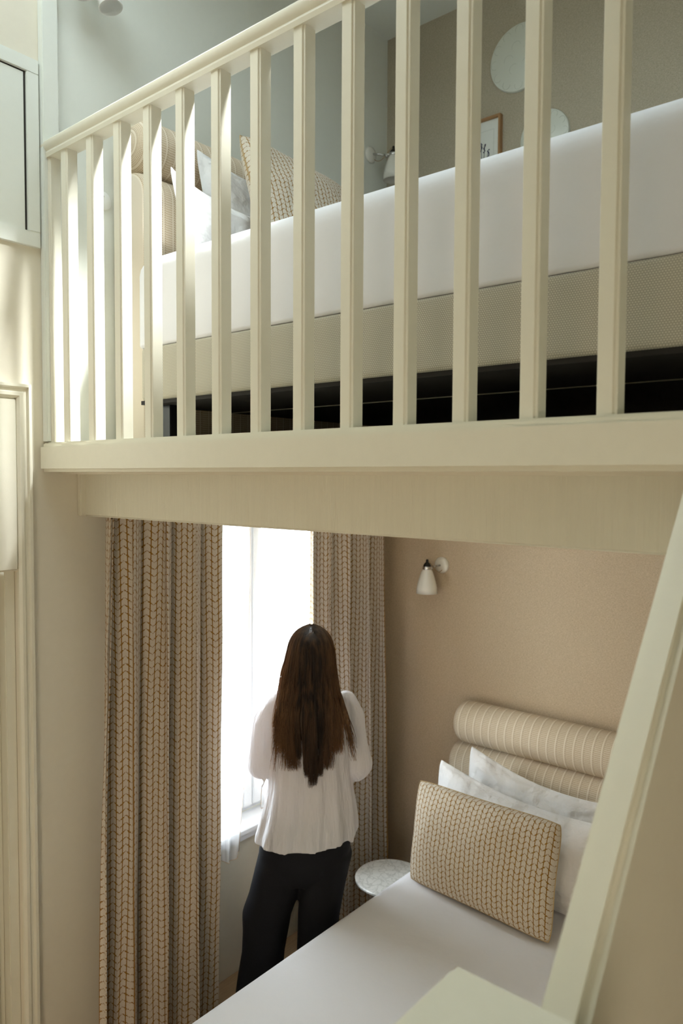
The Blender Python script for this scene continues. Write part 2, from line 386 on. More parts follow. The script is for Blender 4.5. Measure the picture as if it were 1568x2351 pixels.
# loft slab, ledge, beam
b = B().box(1.43, D, -1.55, W, 2.285, LF); struct(b.build('floor_loft', 'wall'))
poly = [(1.346, 2.293), (1.45, 2.293), (1.45, 2.391), (1.346, 2.391)]
o = B().prism(poly, 'y', -1.5, 2.519).build('trim_1', 'paint', bevel=0.011, bseg=4); struct(o)
o = B().box(1.366, 1.45, -1.5, 2.519, 2.388, 2.3965).build('trim_2', 'paint', bevel=0.002); struct(o)
o = B().box(1.513, 1.60, -1.5, 2.515, 2.131, 2.296).build('trim_3', 'beam', bevel=0.006, bseg=3); struct(o)
o = B().box(1.492, 1.53, 2.497, 2.52, 2.134, 2.294).build('trim_4', 'paint', bevel=0.003); struct(o)
o = B().box(1.362, 1.42, 2.49, 2.521, 2.40, TOP).build('trim_5', 'wallup', bevel=0.002); struct(o)
# doorway: recess, leaf, architrave, transom panel
root = B().box(0.45, 1.225, W+0.06, W+0.10, 0, 1.94).build('door_1', 'paint', bevel=0.003); struct(root)
B().box(1.225, 1.262, W+0.02, W+0.13, 0, 1.952).build('door_jamb', 'paint', root, bevel=0.003)
B().box(1.14, 1.20, W+0.045, W+0.06, 0, 1.93).build('door_stile', 'paint', root, bevel=0.006)
prof = [(1.262, 0.0), (1.262, -0.010), (1.270, -0.018), (1.281, -0.018), (1.284, -0.012), (1.296, -0.012), (1.300, -0.022), (1.310, -0.022), (1.312, 0.0)]
b = B(); k = len(prof)
for x, y in prof: b.v.append((x, W+y, 0))
for x, y in prof: b.v.append((x, W+y, 2.545+x-1.262))
for x, y in prof: b.v.append((0.2, W+y, 2.545+x-1.262))
b.f = [(j*k+i, j*k+(i+1) % k, (j+1)*k+(i+1) % k, (j+1)*k+i) for j in range(2) for i in range(k)]
struct(b.build('trim_6', 'paint', autos=40))
b = B().box(0.45, 1.262, W-0.012, W+0.01, 1.952, 2.545); struct(b.build('trim_7', 'paint', bevel=0.006, bseg=3))
# loft hatch in the wall
b = B()
b.box(0.5, 1.357, W-0.012, W+0.005, 3.656, 3.705).box(0.5, 1.357, W-0.012, W+0.005, 3.069, 3.121).box(1.313, 1.357, W-0.012, W+0.005, 3.121, 3.656).box(0.5, 0.55, W-0.012, W+0.005, 3.121, 3.656)
hr = thing('wall_hatch', 'white framed hatch set in the wall above the doorway, left of the loft railing', 'hatch', (0, 0, 0))
b.build('hatch_frame', 'wallup', hr, bevel=0.002)
B().box(0.55, 1.313, W-0.003, W+0.003, 3.121, 3.656).build('hatch_recess', 'dark', hr)
B().box(0.55, 1.305, W-0.006, W-0.002, 3.121, 3.650).build('hatch_panel', 'wallup', hr, bevel=0.001)

# ------------------------------------------------------------------ window_1
win = struct(B().box(1.90, 2.92, 2.60, 2.67, 0.69, 0.735).box(1.90, 2.92, 2.60, 2.67, 2.15, 2.2).box(1.90, 1.945, 2.60, 2.67, 0.735, 2.15).box(2.875, 2.92, 2.60, 2.67, 0.735, 2.15).build('window_1', 'upvc', bevel=0.004))
def sash(x0, x1, nm):
    bb = B(); y0, y1 = 2.565, 2.625
    bb.box(x0, x0+0.055, y0, y1, 0.725, 2.16).box(x1-0.055, x1, y0, y1, 0.725, 2.16).box(x0+0.055, x1-0.055, y0, y1, 0.725, 0.80).box(x0+0.055, x1-0.055, y0, y1, 2.09, 2.16)
    o = bb.build(nm, 'upvc', win, bevel=0.004)
    B().box(x0+0.05, x1-0.05, 2.592, 2.598, 0.79, 2.10).build('pane', 'glass', o)
sash(1.935, 2.412, 'sash'); sash(2.418, 2.885, 'sash')
hx, hz = 2.450, 1.34
h = B().lathe([(0.016, 0), (0.017, -0.006), (0.014, -0.012)], (0, 0, 0), 20, 'y')
h.v = [(x*0.9, y, z*1.9) for x, y, z in h.v]; h.v = [(x+hx, y+2.566, z+hz) for x, y, z in h.v]
ho = h.build('window_handle', 'upvc', win, smooth=True)
B().tube([(hx, 2.556, hz), (hx, 2.53, hz), (hx+0.012, 2.518, hz-0.02), (hx+0.022, 2.515, hz-0.06), (hx+0.024, 2.515, hz-0.12)], [0.009, 0.010, 0.010, 0.009, 0.008], 12).build('lever', 'upvc', ho, smooth=True)
o = B().box(1.88, 2.94, 2.455, 2.60, 0.665, 0.69).box(1.88, 2.94, 2.475, 2.52, 0.63, 0.665).build('window_sill', 'upvc', win, bevel=0.003)

# ------------------------------------------------------------------ stair cheek + newel cap (foreground)
ch = thing('stair_cheek', 'cream solid stair side with moulded sloping edge, blurred at right foreground', 'stair', (0, 0, 0))
y0 = 0.318
A, Bp = (0.823, 1.682), (1.336, 2.280)
dx, dz = Bp[0]-A[0], Bp[1]-A[1]; L = math.hypot(dx, dz); tx, tz = dx/L, dz/L; nx, nz = tz, -tx   # inward normal (down-right)
A = (A[0]-tx*0.09, A[1]-tz*0.09)
def off(p, d, s=0): return (p[0]+nx*d+tx*s, p[1]+nz*d+tz*s)
panel = [off(A, 0.02), off(Bp, 0.02), (1.344, 2.286), (1.508, 2.286), (1.508, 0.0), (0.78, 0.0), (0.78, 1.60)]
B().prism(panel, 'y', y0+0.006, y0+0.044).build('side_panel', 'paint', ch, bevel=0.002)
B().prism([A, Bp, off(Bp, 0.030), off(A, 0.030, -0.0)], 'y', y0-0.006, y0+0.052).build('top_moulding', 'paint', ch, bevel=0.013, bseg=5)
nw = thing('stair_newel', 'cream square-topped box at the foot of the stair side, bottom of the view', 'stair post', (0, 0, 0))
B().box(0.50, 0.80, 0.05, 0.474, 0.0, 1.635).build('post', 'paint', nw, bevel=0.004)
B().box(0.49, 0.814, 0.04, 0.488, 1.634, 1.66).build('cap', 'paint', nw, bevel=0.009, bseg=3)

# ------------------------------------------------------------------ balustrade
bal = thing('balustrade', 'cream painted loft railing of square balusters under a moulded handrail', 'railing', (1.376, 0.5, 2.3965))
def loc(o): o.matrix_parent_inverse = Matrix.Translation((-1.376, -0.5, -2.3965)); return o
prof = [(1.371, 3.380), (1.424, 3.380), (1.424, 3.400), (1.430, 3.408), (1.431, 3.425), (1.424, 3.438), (1.408, 3.446), (1.388, 3.446), (1.373, 3.440), (1.363, 3.430), (1.361, 3.418), (1.366, 3.407), (1.371, 3.400), (1.368, 3.392)]
loc(B().prism(prof, 'y', -1.5, 2.519).build('handrail', 'paint', bal, smooth=True, autos=34))
for k in range(-13, 14):
    yf = 0.538+0.1555*k if k < 13 else 2.512
    x0 = 1.376
    sec = [(x0, yf), (x0, yf-0.030), (x0+0.003, yf-0.0315), (x0+0.003, yf-0.038), (x0+0.040, yf-0.038), (x0+0.040, yf)]
    loc(B().prism(sec, 'z', 2.394, 3.384).build('baluster', 'paint', bal, bevel=0.0012, bseg=1, autos=25))

# ------------------------------------------------------------------ soft things
def sheet_mesh(fn, nu, nv, uvfn=None):
    vs = []; uv = []
    for j in range(nv+1):
        for i in range(nu+1):
            vs.append(fn(i/nu, j/nv))
    for j in range(nv+1):
        acc = 0
        for i in range(nu+1):
            n = j*(nu+1)+i
            if i: acc += (Vector(vs[n])-Vector(vs[n-1])).length
            uv.append([acc, vs[n][2]])
    # common arc length so the weave stays vertical: use the middle row
    mid = nv//2
    for j in range(nv+1):
        for i in range(nu+1): uv[j*(nu+1)+i][0] = uv[mid*(nu+1)+i][0]
    fs = [(j*(nu+1)+i, j*(nu+1)+i+1, (j+1)*(nu+1)+i+1, (j+1)*(nu+1)+i) for j in range(nv) for i in range(nu)]
    return vs, fs, [tuple(u) for u in uv]
def solid(o, t):
    md = o.modifiers.new('thickness', 'SOLIDIFY'); md.thickness = t; md.offset = 0; return o
def curtain(name, label, xt, xb, yc, z0, z1, folds, amp, seed, mt='leaf', th=0.003, cat='curtain', curl=0.35, nu=420, xmin=lambda z: -9, ret=False):
    rr = random.Random(seed); ph = [0]
    for i in range(folds): ph.append(ph[-1]+rr.uniform(0.7, 1.35))
    T = ph[-1]; amps = [rr.uniform(0.65, 1.15) for _ in range(folds+1)]
    def prm(t):
        s = t*folds; i = min(int(s), folds-1); return ph[i]/T+(ph[i+1]-ph[i])/T*(s-i), amps[i]*(1-(s-i))+amps[i+1]*(s-i)
    def fn(u, v):
        z = z1+(z0-z1)*v
        du = 0.012*math.sin(3.1*v+seed)*math.sin(9*u+seed)
        tt, am = prm(min(max(u+du, 0), 1))
        a0 = xt[0]+(xb[0]-xt[0])*v; a1 = xt[1]+(xb[1]-xt[1])*v
        sharp = math.sin(2*PI*folds*(u+du)+0.6)
        A = amp*am*(0.75+0.35*v)
        x = a0+(a1-a0)*tt + curl*(a1-a0)/folds*0.5*math.sin(4*PI*folds*(u+du)+1.2)*0.6
        y = yc - A*sharp - 0.25*A*math.sin(2*PI*folds*2.0*u+seed+1.5*v)
        y += 0.006*noise.noise(Vector((u*14, v*5, seed)))
        k = max(0, 1-(1-u)/0.035) if ret else 0; y += (2.512-y)*min(1, k)**0.8
        x = max(x, xmin(z))
        return (x, y, z)
    vs, fs, uv = sheet_mesh(fn, nu, 70)
    o = link(name, data(name, vs, fs, uv), mt); solid(o, th); tag(o, label, cat, None); return o
curtain('curtain', 'heavy ochre leaf pattern curtain left of the window, hanging to the floor', (1.472, 2.035), (1.440, 2.005), 2.375, 0.01, 2.27, 4, 0.062, 3, xmin=lambda z: 1.440+0.085*min(1, max(0, (z-0.2)/1.9)))
curtain('curtain', 'heavy ochre leaf pattern curtain right of the window, in the room corner', (2.585, 3.235), (2.53, 3.29), 2.385, 0.01, 2.27, 5, 0.052, 11, ret=True)
# sheers
def sheer(name, label, fnx0, fnx1, zb, z1, yc, folds, amp, hem_edge, seed):
    def fn(u, v):
        z = z1+(zb(u)-z1)*v
        a, c = fnx0(z), fnx1(z)
        return (a+(c-a)*u, yc+amp*math.sin(2*PI*folds*u+seed+0.7*v)*(0.6+0.6*v), z)
    vs, fs, uv = sheet_mesh(fn, 120, 50)
    o = link(name, data(name, vs, fs, uv), 'sheer'); tag(o, label, 'sheer curtain')
    hb = B()
    hb.tube([Vector(fn(hem_edge, j/50))+Vector((0, -0.001, 0)) for j in range(51)], 0.0011, 6)
    hb.tube([Vector(fn(i/80, 1.0))+Vector((0, -0.001, 0)) for i in range(81)], 0.0011, 6)
    hb.build('hem', 'hem', o, smooth=True)
    return o
def edgeL(z): return 2.222+0.060*min(1, max(0, (z-0.6)/0.9))**0.8+0.006*math.sin(z*7)-0.02*max(0, z-1.75)
sheer('sheer_curtain', 'sheer white voile over the left casement beside the left curtain', lambda z: 1.97, edgeL,
      lambda u: 0.60+0.012*math.sin(13*u+1.0), 2.25, 2.437, 5, 0.009, 1.0, 1.3)
sheer('sheer_curtain', 'sheer white voile over the right casement beyond the woman', lambda z: 2.466+0.015*math.sin(z*6.3+0.4)+0.005*math.sin(z*15), lambda z: 2.90,
      lambda u: 0.70+0.004*math.sin(11*u), 2.18, 2.541, 6, 0.006, 0.0, 2.1)

def pillow(name, label, corners, thick, mt, cat='pillow', group=None, n=44, pinch=0.06, uvs=1.0, ex=0.5, wr=0.004, seed=0, sag=0.0, flange=0.0):
    """corners BL, BR, TR, TL; puffed both sides of that quad"""
    c = [Vector(p) for p in corners]
    nrm = (c[1]-c[0]).cross(c[3]-c[0]).normalized(); cen = sum(c, Vector())/4
    wid = (c[1]-c[0]).length; hei = (c[3]-c[0]).length
    vs = []; uv = []; fs = []
    for side in (0, 1):
        for j in range(n+1):
            for i in range(n+1):
                u, v = 2*i/n-1, 2*j/n-1
                uu = u*(1-pinch*(1-v*v)*abs(u)**1.5); vv = v*(1-pinch*(1-u*u)*abs(v)**1.5)
                kc = 1-0.06*(u*u*v*v)**2.2; uu *= kc; vv *= kc
                a, bb = (uu+1)/2, (vv+1)/2
                p = c[0]*(1-a)*(1-bb)+c[1]*a*(1-bb)+c[2]*a*bb+c[3]*(1-a)*bb
                fu, fv = max(0, 1-(abs(u)/(1-flange))**2.2) if abs(u) < 1-flange else 0, max(0, 1-(abs(v)/(1-flange))**2.2) if abs(v) < 1-flange else 0
                t = (fu*fv)**ex*thick/2
                t += 0.0012
                wn = noise.noise(Vector((u*2.2+seed, v*2.2, seed*3.1)))*wr*3*(1-0.3*abs(u)) + noise.noise(Vector((u*7+seed, v*7, 2)))*wr
                edge = (1-abs(u)**6)*(1-abs(v)**6)
                q = p+nrm*(t if side == 0 else -t)+nrm*wn*edge
                q.z -= sag*(1-u*u)*max(0, v)
                vs.append(q-cen); uv.append(((u+1)/2*wid, (v+1)/2*hei))
    N = (n+1)**2
    for s in (0, 1):
        for j in range(n):
            for i in range(n):
                q = (s*N+j*(n+1)+i, s*N+j*(n+1)+i+1, s*N+(j+1)*(n+1)+i+1, s*N+(j+1)*(n+1)+i)
                fs.append(q if s == 0 else q[::-1])
    ring = [i for i in range(n+1)]+[j*(n+1)+n for j in range(1, n+1)]+[n*(n+1)+i for i in range(n-1, -1, -1)]+[j*(n+1) for j in range(n-1, 0, -1)]
    for k in range(len(ring)):
        a, b2 = ring[k], ring[(k+1) % len(ring)]; fs.append((b2, a, a+N, b2+N))
    o = link(name, data(name, vs, fs, uv), mt); o.location = cen
    tag(o, label, cat, group)
    return o, [vs[i] for i in ring]

def headboard(label, x, y, z, rz, L, seam, top):
    t = thing('headboard', label, 'headboard', (x, y, z), rz)
    r = (top-seam)/2*1.02; yc = -r-0.002
    def roll(nm, zc, r, L, x0=0.0):
        vs = []; uv = []; fs = []; seg = 40; prof = []
        er = r*0.62
        for i in range(9): th = PI/2*(i/8); prof.append((x0+er*(1-math.sin(th)) if False else x0+er*(1-math.cos(PI/2-th)) , r*(1-(1-math.sin(th))*1.0) if i else 0.004))
        prof = [(x0+er*(1-math.sin(PI/2*i/10)), r*math.sqrt(max(0.0, 1-(1-i/10)**2.0)) if i else 0.002) for i in range(11)]
        prof = [(x0+er*(1-math.cos(PI/2*(1-i/10))) , r*math.cos(PI/2*(1-i/10)) if i else 0.002) for i in range(11)][::1]
        prof = [(x0+er*(1-math.sin(PI/2*i/10)), max(0.002, r*math.cos(PI/2*(1-i/10)))) for i in range(11)]
        # superellipse end cap
        prof = []
        for i in range(13):
            th = PI/2*i/12
            prof.append((x0+er*(1-math.sin(th)**0.9), max(0.002, r*(1-(1-math.sin(th)) if False else r and math.sqrt(max(0, 1-math.cos(th)**2))*r/r))))
        prof = [(x0+er*(1-math.sin(PI/2*i/12)), 0) for i in range(13)]
        cap = [(x0+er*(1-math.sin(a)), r*math.cos(a)) for a in [PI/2*(1-i/12) for i in range(13)]]
        cap = [(px, max(0.002, pr)) for px, pr in cap]
        body = [(x0+er+(L-2*er)*i/30, r) for i in range(1, 30)]
        cap2 = [(2*x0+L-px, pr) for px, pr in cap[::-1]]
        prof = cap+body+cap2; acc = 0
        for i, (px, pr) in enumerate(prof):
            if i: acc += math.hypot(px-prof[i-1][0], pr-prof[i-1][1])
            for j in range(seg+1):
                a = 2*PI*j/seg
                vs.append((px, yc+pr*math.cos(a), zc+pr*math.sin(a))); uv.append((acc, a*r))
        for i in range(len(prof)-1):
            for j in range(seg):
                a = i*(seg+1)+j; fs.append((a, a+1, a+seg+2, a+seg+1))
        me = data(nm, vs, fs, uv); bm = bmesh.new(); bm.from_mesh(me); bmesh.ops.recalc_face_normals(bm, faces=bm.faces); bm.to_mesh(me); bm.free()
        return link(nm, me, 'check', t)
    roll('bolster', (seam+top)/2, r, L)
    # lower upholstered body: slab with a full round top
    sec = []
    for i in range(17): a = PI*i/16; sec.append((yc+r*math.cos(a), seam-r+r*math.sin(a)))
    sec = [(yc+r, 0.02)]+sec+[(yc-r, 0.02)]
    vs = []; uv = []; fs = []; ends = []; acc = [0]
    for i in range(1, len(sec)): acc.append(acc[-1]+math.hypot(sec[i][0]-sec[i-1][0], sec[i][1]-sec[i-1][1]))
    xs = []
    er = r*0.45
    for i in range(7): a = PI/2*(i/6); xs.append((0.004+er*(1-math.sin(a)), 1-0.0*i, math.cos(PI/2-a)))
    xl = [(0.004+er*(1-math.cos(PI/2*i/6)) if False else 0.004+er*(1-math.sin(PI/2*i/6)), math.sin(PI/2*i/6) if False else 0) for i in range(7)]
    stations = []
    for i in range(7):
        a = PI/2*i/6
        stations.append((0.004+er*(1-math.cos(a)) if False else 0.004+er*(1-math.sin(PI/2-a)) if False else 0.004+er*(1-math.cos(a))*1.0, 0))
    stations = [(0.004+er*(1-math.cos(PI/2*i/6)), 0.82+0.18*math.sin(PI/2*i/6)) for i in range(7)]
    stations += [(0.004+er+(L-0.008-2*er)*i/24, 1.0) for i in range(1, 24)] + [(L-p[0], p[1]) for p in [(0.004+er*(1-math.cos(PI/2*i/6)), 0.82+0.18*math.sin(PI/2*i/6)) for i in range(6, -1, -1)]]
    zc = seam-r
    for px, s in stations:
        for q, (sy, sz) in enumerate(sec):
            yy = yc+(sy-yc)*s; zz = sz if sz <= zc else zc+(sz-zc)*s
            vs.append((px, yy, zz)); uv.append((px, acc[q]))
    k = len(sec)
    for i in range(len(stations)-1):
        for q in range(k-1):
            a = i*k+q; fs.append((a, a+1, a+k+1, a+k))
    fs.append(tuple(range(k))); fs.append(tuple(range((len(stations)-1)*k, len(stations)*k))[::-1])
    me = data('padded_panel', vs, fs, uv); bm = bmesh.new(); bm.from_mesh(me); bmesh.ops.recalc_face_normals(bm, faces=bm.faces); bm.to_mesh(me); bm.free()
    link('padded_panel', me, 'check', t, autos=60)
    return t
headboard('woven check headboard of stacked rolls behind the lower bed pillows', D, 1.965, 0, -PI/2, 1.68, 0.953, 1.155)
headboard('woven check headboard of stacked rolls upstairs behind the loft bed', 1.645, W, LF+0.002, 0, 1.50, 1.008, 1.208)

def softbox(name, x0, x1, y0, y1, z0, z1, r, mt, parent, rb=None, nx=60, ny=60, puff=0.0, seg=5, uvz=True, pucker=0.0):
    """rounded slab; uv = (length along the side, z)"""
    def ring(inset, z):
        pts = []; rc = 0.05
        a0, a1, b0, b1 = x0+inset, x1-inset, y0+inset, y1-inset
        rc2 = max(0.01, rc-inset*0.5); per = []
        for cx, cy, s in ((a1-rc2, b1-rc2, 0), (a0+rc2, b1-rc2, PI/2), (a0+rc2, b0+rc2, PI), (a1-rc2, b0+rc2, 3*PI/2)):
            for i in range(7): a = s+PI/2*i/6; per.append((cx+rc2*math.cos(a), cy+rc2*math.sin(a)))
        # resample sides
        out = []
        for i in range(len(per)):
            p, q = per[i], per[(i+1) % len(per)]; l = math.hypot(q[0]-p[0], q[1]-p[1])
            m = 30 if l > 0.3 else 1
            for k in range(m): out.append((p[0]+(q[0]-p[0])*k/m, p[1]+(q[1]-p[1])*k/m))
        return [(px, py, z) for px, py in out]
    rb = rb or r*0.4; rows = []
    for i in range(seg+1): a = PI/2*i/seg; rows.append(ring(rb*(1-math.sin(a)), z0+rb*(1-math.cos(a))))
    for i in range(1, 6): rows.append(ring(-puff*math.sin(PI*i/6), z0+rb+(z1-r-z0-rb)*i/6))
    for i in range(seg+1): a = PI/2*i/seg; rows.append(ring(r*(1-math.cos(a)), z1-r+r*math.sin(a)))
    n = len(rows[0]); vs = [p for rw in rows for p in rw]; uv = []
    for rw in rows:
        acc = 0
        base = rows[len(rows)//2]
        for i in range(n):
            if i: acc += math.hypot(base[i][0]-base[i-1][0], base[i][1]-base[i-1][1])
            uv.append((acc, rw[i][2]))
    fs = [(j*n+i, j*n+(i+1) % n, (j+1)*n+(i+1) % n, (j+1)*n+i) for j in range(len(rows)-1) for i in range(n)]
    fs.append(tuple(range(n))[::-1]); fs.append(tuple(range((len(rows)-1)*n, len(rows)*n)))
    if pucker:
        for i, v in enumerate(vs):
            j = i//n
            if j < 7: vs[i] = (v[0]+pucker*noise.noise(Vector((v[1]*30, v[0]*30, 1)))*(1-j/7), v[1], v[2])
    return link(name, data(name, vs, fs, uv), mt, parent, autos=70)
# lower bed
bd = thing('bed', 'lower bed under a smooth white sheet, in front of the woman', 'bed', (2.1, 1.1, 0))
def at(o, x, y, z=0): o.matrix_parent_inverse = Matrix.Translation((-x, -y, -z)); return o
at(softbox('mattress', 1.02, 3.17, 0.40, 1.857, 0.27, 0.555, 0.05, 'sheet', bd), 2.1, 1.1)
at(softbox('bed_base', 1.04, 3.16, 0.42, 1.835, 0.07, 0.27, 0.015, 'tick', bd), 2.1, 1.1)
for x, y in ((1.12, 0.45), (1.12, 1.76), (3.1, 0.45), (3.1, 1.76)): at(B().lathe([(0.02, 0), (0.028, 0.09)], (x, y, 0), 16).build('leg', 'black', bd), 2.1, 1.1)
# loft bed
lb = thing('bed', 'loft bed with white mattress on a dotted fabric base, seen from below', 'bed', (2.3, 1.2, LF))
at(softbox('mattress', 1.60, 3.12, 0.20, 2.312, 2.734, 3.062, 0.075, 'sheet', lb, rb=0.012, pucker=0.006), 2.3, 1.2, LF)
at(softbox('bed_base', 1.60, 3.12, 0.20, 2.300, 2.548, 2.733, 0.012, 'tick', lb, rb=0.012), 2.3, 1.2, LF)
at(B().box(1.615, 3.10, 0.22, 2.295, 2.535, 2.549).build('underlining', 'under', lb), 2.3, 1.2, LF)
at(B().tube([(2.02, 0.22, 2.532), (2.02, 2.29, 2.532)], 0.0022, 6).build('seam', 'tick', lb, smooth=True), 2.3, 1.2, LF)
for x, y in ((1.70, 2.23), (1.70, 0.3), (3.0, 0.3), (3.0, 2.23)): at(B().box(x-0.03, x+0.03, y-0.03, y+0.03, LF, 2.537).build('leg', 'black', lb, bevel=0.003), 2.3, 1.2, LF)
o = B().box(2.9, 3.1, -1.2, 2.30, LF, 2.50).build('storage_box', 'under', bevel=0.004) if False else None

# pillows and cushions
P1 = 'white pillows on the lower bed'
pillow('pillow', 'white pillow leaning right against the lower headboard, rearmost on the lower bed', [(3.02, 1.79, 0.56), (3.02, 1.10, 0.56), (3.07, 1.08, 0.93), (3.04, 1.765, 1.045)], 0.13, 'pillow', group=None, seed=1, sag=0.045, flange=0.06, wr=0.008)
pillow('pillow', 'white pillow on the lower bed between the gold leaf cushion and the rear pillow', [(2.80, 1.83, 0.56), (2.76, 1.06, 0.56), (2.87, 1.02, 0.93), (2.90, 1.845, 1.00)], 0.15, 'pillow', group=None, seed=5, sag=0.04, flange=0.05, wr=0.009)
co, rg = pillow('cushion', 'ochre leaf pattern cushion standing on the white lower bed', [(2.60, 1.80, 0.555), (2.555, 1.118, 0.556), (2.70, 1.14, 0.965), (2.745, 1.85, 0.945)], 0.17, 'leafc', 'cushion', seed=9, pinch=0.05, ex=0.42)
B().tube(rg+[rg[0]], 0.0022, 6).build('piping', 'piping', co, smooth=True)
co, rg = pillow('cushion', 'ochre leaf pattern cushion propped on the loft bed', [(1.90, 1.96, 3.07), (2.56, 1.94, 3.07), (2.57, 2.14, 3.53), (1.945, 2.16, 3.578)], 0.16, 'leafc', 'cushion', seed=4, pinch=0.06, ex=0.42)
B().tube(rg+[rg[0]], 0.0022, 6).build('piping', 'piping', co, smooth=True)
pillow('pillow', 'white pillow on the loft bed standing behind the cushion', [(1.86, 2.21, 3.06), (2.52, 2.21, 3.06), (2.52, 2.28, 3.49), (1.84, 2.28, 3.525)], 0.13, 'pillow', seed=13, sag=0.03, flange=0.06)
pillow('pillow', 'white pillow on the loft bed with its corner nearest the railing', [(1.66, 2.12, 3.06), (2.16, 2.14, 3.06), (2.14, 2.18, 3.31), (1.655, 2.19, 3.375)], 0.12, 'pillow', seed=17, sag=0.05, flange=0.06)

# side table
tb = thing('side_table', 'low round white marble side table in the corner by the bed', 'side table', (2.80, 2.035, 0))
B().lathe([(0.158, -0.018), (0.166, -0.012), (0.167, -0.004), (0.163, 0)], (0, 0, 0.40), 64).build('table_top', 'marble', tb, smooth=True, autos=40)
B().lathe([(0.012, 0.01), (0.012, 0.383)], (0, 0, 0), 20).build('stem', 'chrome', tb, smooth=True, autos=40)
B().lathe([(0.11, 0), (0.11, 0.008), (0.02, 0.014)], (0, 0, 0), 40).build('foot', 'chrome', tb, smooth=True, autos=40)

# wall lamps
def wall_lamp(label, x, y, z, rz, ax, ay, sr=0.056, sh=0.125):
    t = thing('wall_lamp', label, 'wall lamp', (x, y, z), rz)
    B().lathe([(0.043, 0), (0.0435, -0.004), (0.038, -0.012), (0.026, -0.018), (0.004, -0.021)], (0, 0, 0), 40, 'y').build('wall_plate', 'porcelain', t, smooth=True)
    B().tube([(0, -0.018, 0), (ax*0.75, ay*0.72, -0.006)], 0.0055, 14).build('arm', 'chrome', t, smooth=True)
    B().tube([(ax*0.62, ay*0.60, -0.005), (ax*0.98, ay*0.98, -0.008)], [0.0075, 0.0075], 12).ball((ax*0.72, ay*0.70, -0.012), 0.009, 12, 8).build('knuckle', 'chrome', t, smooth=True)
    s = B().lathe([(0.0225, 0.0), (0.0235, 0.002), (0.0235, 0.014), (0.0225, 0.016)], (ax, ay, -0.016), 32).build('collar', 'chrome', t, smooth=True, autos=40)
    B().lathe([(0.0205, 0), (0.0195, 0.008), (0.013, 0.017), (0.0075, 0.022), (0.006, 0.036), (0.004, 0.037)], (ax, ay, 0.0), 28).build('lamp_holder', 'black', t, smooth=True, autos=50)
    pr = [(0.0225, -0.016), (0.030, -0.028), (0.038, -0.050), (0.046, -0.078), (0.053, -0.108), (sr, -0.016-sh)]
    pr = pr+[(r-0.003, h) for r, h in pr[::-1]]
    B().lathe(pr, (ax, ay, 0), 48, cap=False).build('lamp_shade', 'porcelain', t, smooth=True)
    pts = []
    for i in range(15):
        q = i/14; pts.append((ax*(1-q)+0.012*q, ay*(1-q)-0.014*q*0+(-0.014)*q, 0.036*(1-q)**1.5-0.02*q-0.045*math.sin(PI*q)*q))
    B().tube(pts, 0.0019, 8).build('cable', 'cable', t, smooth=True)
    return t
wall_lamp('white wall lamp with black cap on the linen wall above the lower bed', D, 2.135, 1.817, -PI/2, -0.025, -0.105)
wall_lamp('white wall lamp with black cap in the loft corner', 3.231, W, 4.0, 0, 0.06, -0.11, sr=0.054, sh=0.125)
o = B().lathe([(0.034, 0), (0.034, -0.004), (0.030, -0.007), (0.003, -0.0075)], (1.610, W, 3.305), 40, 'y').ball((1.61, W-0.008, 3.322), 0.003, 8, 6).build('wall_plate', 'white', smooth=True, autos=40)
tag(o, 'small round white plate on the loft wall left of the headboard', 'wall plate')
# spot light on the loft wall
t = thing('spot_light', 'white cylindrical spotlight on the loft wall above the railing', 'spotlight', (1.555, W, 4.06))
B().tube([(0, 0, 0), (0, -0.05, 0)], 0.012, 12).build('bracket', 'white', t, smooth=True, autos=40)
for dx2, rs in ((-0.085, 0.040), (0.02, 0.043)):
    d = Vector((0.12, -0.25, -1)).normalized(); c0 = Vector((dx2-0.01, -0.075, 0.025))
    nb = B(); p0, p1 = c0, c0+d*0.14
    nb.tube([p0, p1, p1, p0+d*0.02], [rs, rs, rs-0.003, rs-0.003], 32, caps=False); nb.tube([p0-d*0.001, p0+d*0.02], rs-0.0005, 32)
    nb.build('lamp_head', 'white', t, smooth=True, autos=50)

# framed print
fr = thing('framed_print', 'oak framed pressed lavender print on the linen loft wall', 'picture', (D, 1.927, 3.84))
hw, hh, fw, fd = 0.112, 0.215, 0.012, 0.028
b = B().box(-fd, 0, -hw, hw, hh-fw, hh).box(-fd, 0, -hw, hw, -hh, -hh+fw).box(-fd, 0, -hw, -hw+fw, -hh+fw, hh-fw).box(-fd, 0, hw-fw, hw, -hh+fw, hh-fw)
b.build('frame', 'oak', fr, bevel=0.002)
mtb = B().box(-0.012, -0.004, -hw+fw, hw-fw, -hh+fw, hh-fw).build('mount', 'paper', fr)
gx = -0.0125
B().tube([(gx, -0.07, 0.155), (gx, 0.07, 0.155), (gx, 0.07, -0.155), (gx, -0.07, -0.155), (gx, -0.07, 0.155)], 0.0006, 4).build('mount_line', 'lead', mtb)
b = B()
for a, hgt in ((-0.35, 0.15), (-0.1, 0.17), (0.12, 0.16), (0.35, 0.13)):
    top_ = (gx-0.001, -0.01-a*0.09, -0.07+hgt); b.tube([(gx-0.001, -0.01, -0.12), top_], 0.0012, 5)
    for k in range(7): b.ball((gx-0.002, top_[1]+R.uniform(-0.005, 0.005), top_[2]-k*0.006), (0.002, 0.0032, 0.0035), 8, 5)
b.build('lavender', 'sprig', mtb, smooth=True)
